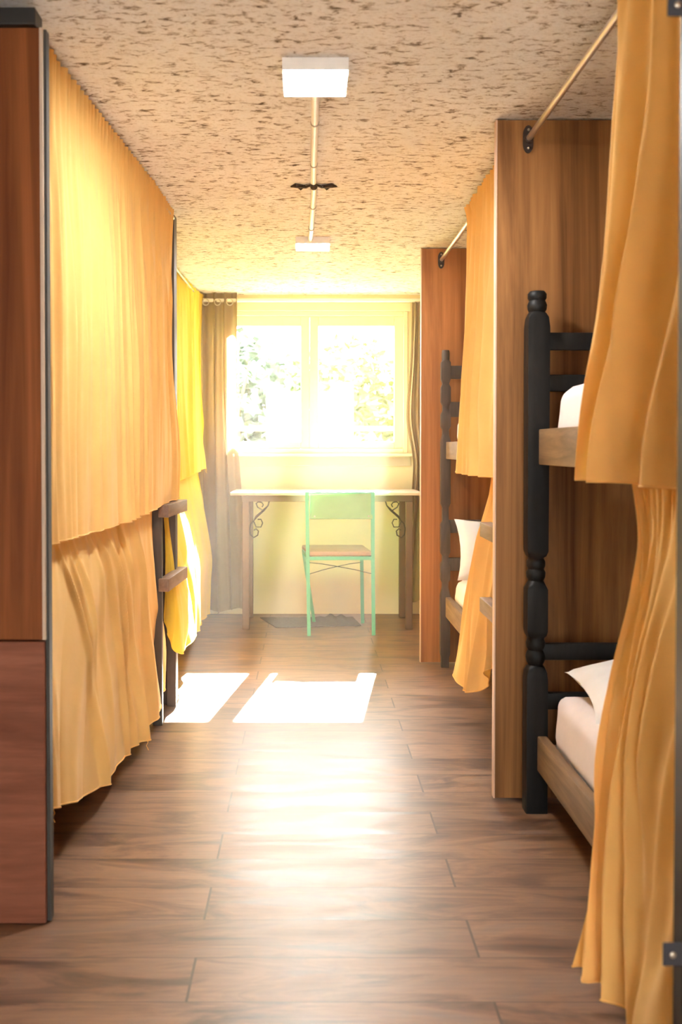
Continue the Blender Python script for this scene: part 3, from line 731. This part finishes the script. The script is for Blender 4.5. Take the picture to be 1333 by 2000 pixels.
# ------------------------------------------------------------------ door frame on the right, with its steel plates
d2 = 1.5
dx = at(1341, 1000, d2).x
df = struct('door_1', boxm((dx, d2, 0), (dx+.05, d2+.04, CEIL-.001), .002), 'black')
for (y0, y1) in ((-12, 31), (1842, 1888)):
    a = at(1296 if y0 > 0 else 1305, y1, d2-.004); z1 = at(1300, y0, d2-.004).z
    pl = obj('hinge_plate', boxm((a.x, d2-.004, a.z), (dx+.02, d2-.0002, min(z1, CEIL-.01)), .002), 'bracket', df)
    sb = bm_(); bmesh.ops.create_uvsphere(sb, u_segments=12, v_segments=6, radius=.0048)
    for v in sb.verts: v.co = V((v.co.x, v.co.y*.4, v.co.z)) + V((a.x+.014, d2-.005, (a.z+min(z1, CEIL-.01))/2))
    obj('screw', sb, 'screw', pl, True)
# white box between the left panel and the curtain
q = at(87, 1235, 2.44)
t = thing('electrical_box', 'small white plastic box peeking out beside the left panel, in front of the yellow curtain', 'electrical box', (q.x-.02, 2.43, q.z))
obj('housing', boxm((q.x-.05, 2.40, q.z-.055), (q.x+.006, 2.455, q.z+.055), .006), 'pvc', t, True)

# ------------------------------------------------------------------ outdoors
g = struct('ground', boxm((-14, YB+.13, -.25), (14, 26, -.12)), 'grass')
def plant(name, label, cat, cx, cy, w, h, n, mat, size=.09, seed=0, group='bushes outside the window', z0=-.12, trunk=True):
    rnd = random.Random(seed); t = thing(name, label, cat, (cx, cy, z0), group)
    if trunk:
        b = bm_()
        for k in range(4):
            a = rnd.uniform(0, 6.28); tube(b, [V((cx, cy, z0)), V((cx+.1*math.cos(a), cy+.1*math.sin(a), z0+h*.35)), V((cx+w*.3*math.cos(a), cy+w*.25*math.sin(a), z0+h*.8))], [.04, .03, .01], 7)
        obj('stem', b, 'bark', t)
    b = bm_()
    cl = [(cx+rnd.uniform(-.36, .36)*w, cy+rnd.uniform(-.3, .3)*w, z0+h*rnd.uniform(.15, .85), w*rnd.uniform(.18, .3)) for _ in range(12)]
    for k in range(n):
        c = rnd.choice(cl); v = V((rnd.gauss(0, 1), rnd.gauss(0, 1), rnd.gauss(0, 1))).normalized()*c[3]*rnd.uniform(.5, 1)
        p = V(c[:3])+v; p.z = max(p.z, z0+.02)
        d = V((rnd.gauss(0, 1), rnd.gauss(0, 1), rnd.gauss(0, .6)-.3)).normalized(); s = d.cross(V((rnd.gauss(0, 1), rnd.gauss(0, 1), rnd.gauss(0, 1)))).normalized()
        L = size*rnd.uniform(.7, 1.4); Wd = L*.28; nn = d.cross(s)
        a = [b.verts.new(p), b.verts.new(p+d*L*.45+s*Wd), b.verts.new(p+d*L), b.verts.new(p+d*L*.45-s*Wd), b.verts.new(p+d*L*.5+nn*Wd*.3)]
        for i in range(4): b.faces.new((a[i], a[(i+1) % 4], a[4]))
    o = obj('foliage', b, mat, t); return t
plant('tree', 'blue green leaning tree outside the left window pane', 'tree', -.9, 10.6, 1.9, 2.6, 2600, 'leaf3', .16, 1, 'trees outside the window')
plant('shrub', 'yellow green shrub low outside the left window pane', 'shrub', -.75, 9.4, 1.0, 1.45, 1800, 'leaf2', .10, 2)
plant('tree', 'green tree outside behind the middle of the window', 'tree', .25, 11.6, 1.6, 2.3, 2000, 'leaf', .13, 3, 'trees outside the window')
plant('tree', 'dense green tree outside the right window pane', 'tree', 1.0, 10.4, 1.7, 2.5, 3000, 'leaf2', .12, 4, 'trees outside the window')
plant('shrub', 'green shrub low outside the right window pane', 'shrub', .75, 9.3, .9, 1.35, 1600, 'leaf', .09, 5)
t = thing('garden_fence', 'white concrete garden fence with a dark rail seen through the window', 'fence', (.1, 8.6, -.12))
for (a_, b_) in ((521, 546), (652, 690)):
    p = at(a_, 748, 8.6); q = at(b_, 748, 8.6); obj('fence_post', boxm((p.x, 8.55, -.12), (q.x, 8.65, p.z), .01), 'white_concrete', t)
p = at(440, 838, 8.54); obj('rail', boxm((-1.6, 8.52, p.z-.02), (1.6, 8.549, p.z+.02), .004), 'darkbrown', t)

# ------------------------------------------------------------------ faint haze volume added to stand in for lens glare
hz = N('glare_haze'); hz.t.nodes.remove(hz.b)
pv = hz.n('ShaderNodeVolumePrincipled'); pv.inputs['Density'].default_value = .009; pv.inputs['Anisotropy'].default_value = .35; pv.inputs['Color'].default_value = (1, .97, .93, 1)
hz.l(pv.outputs[0], hz.out.inputs['Volume']); M['haze'] = hz.m
tag(obj('haze', boxm((XL+.001, 3.24, .0005), (XR-.001, YB-.02, CEIL-.0004)), 'haze'), 'faint bright haze added to imitate lens glare in front of the window', 'haze', kind='stuff')
S.cycles.volume_bounces = 1
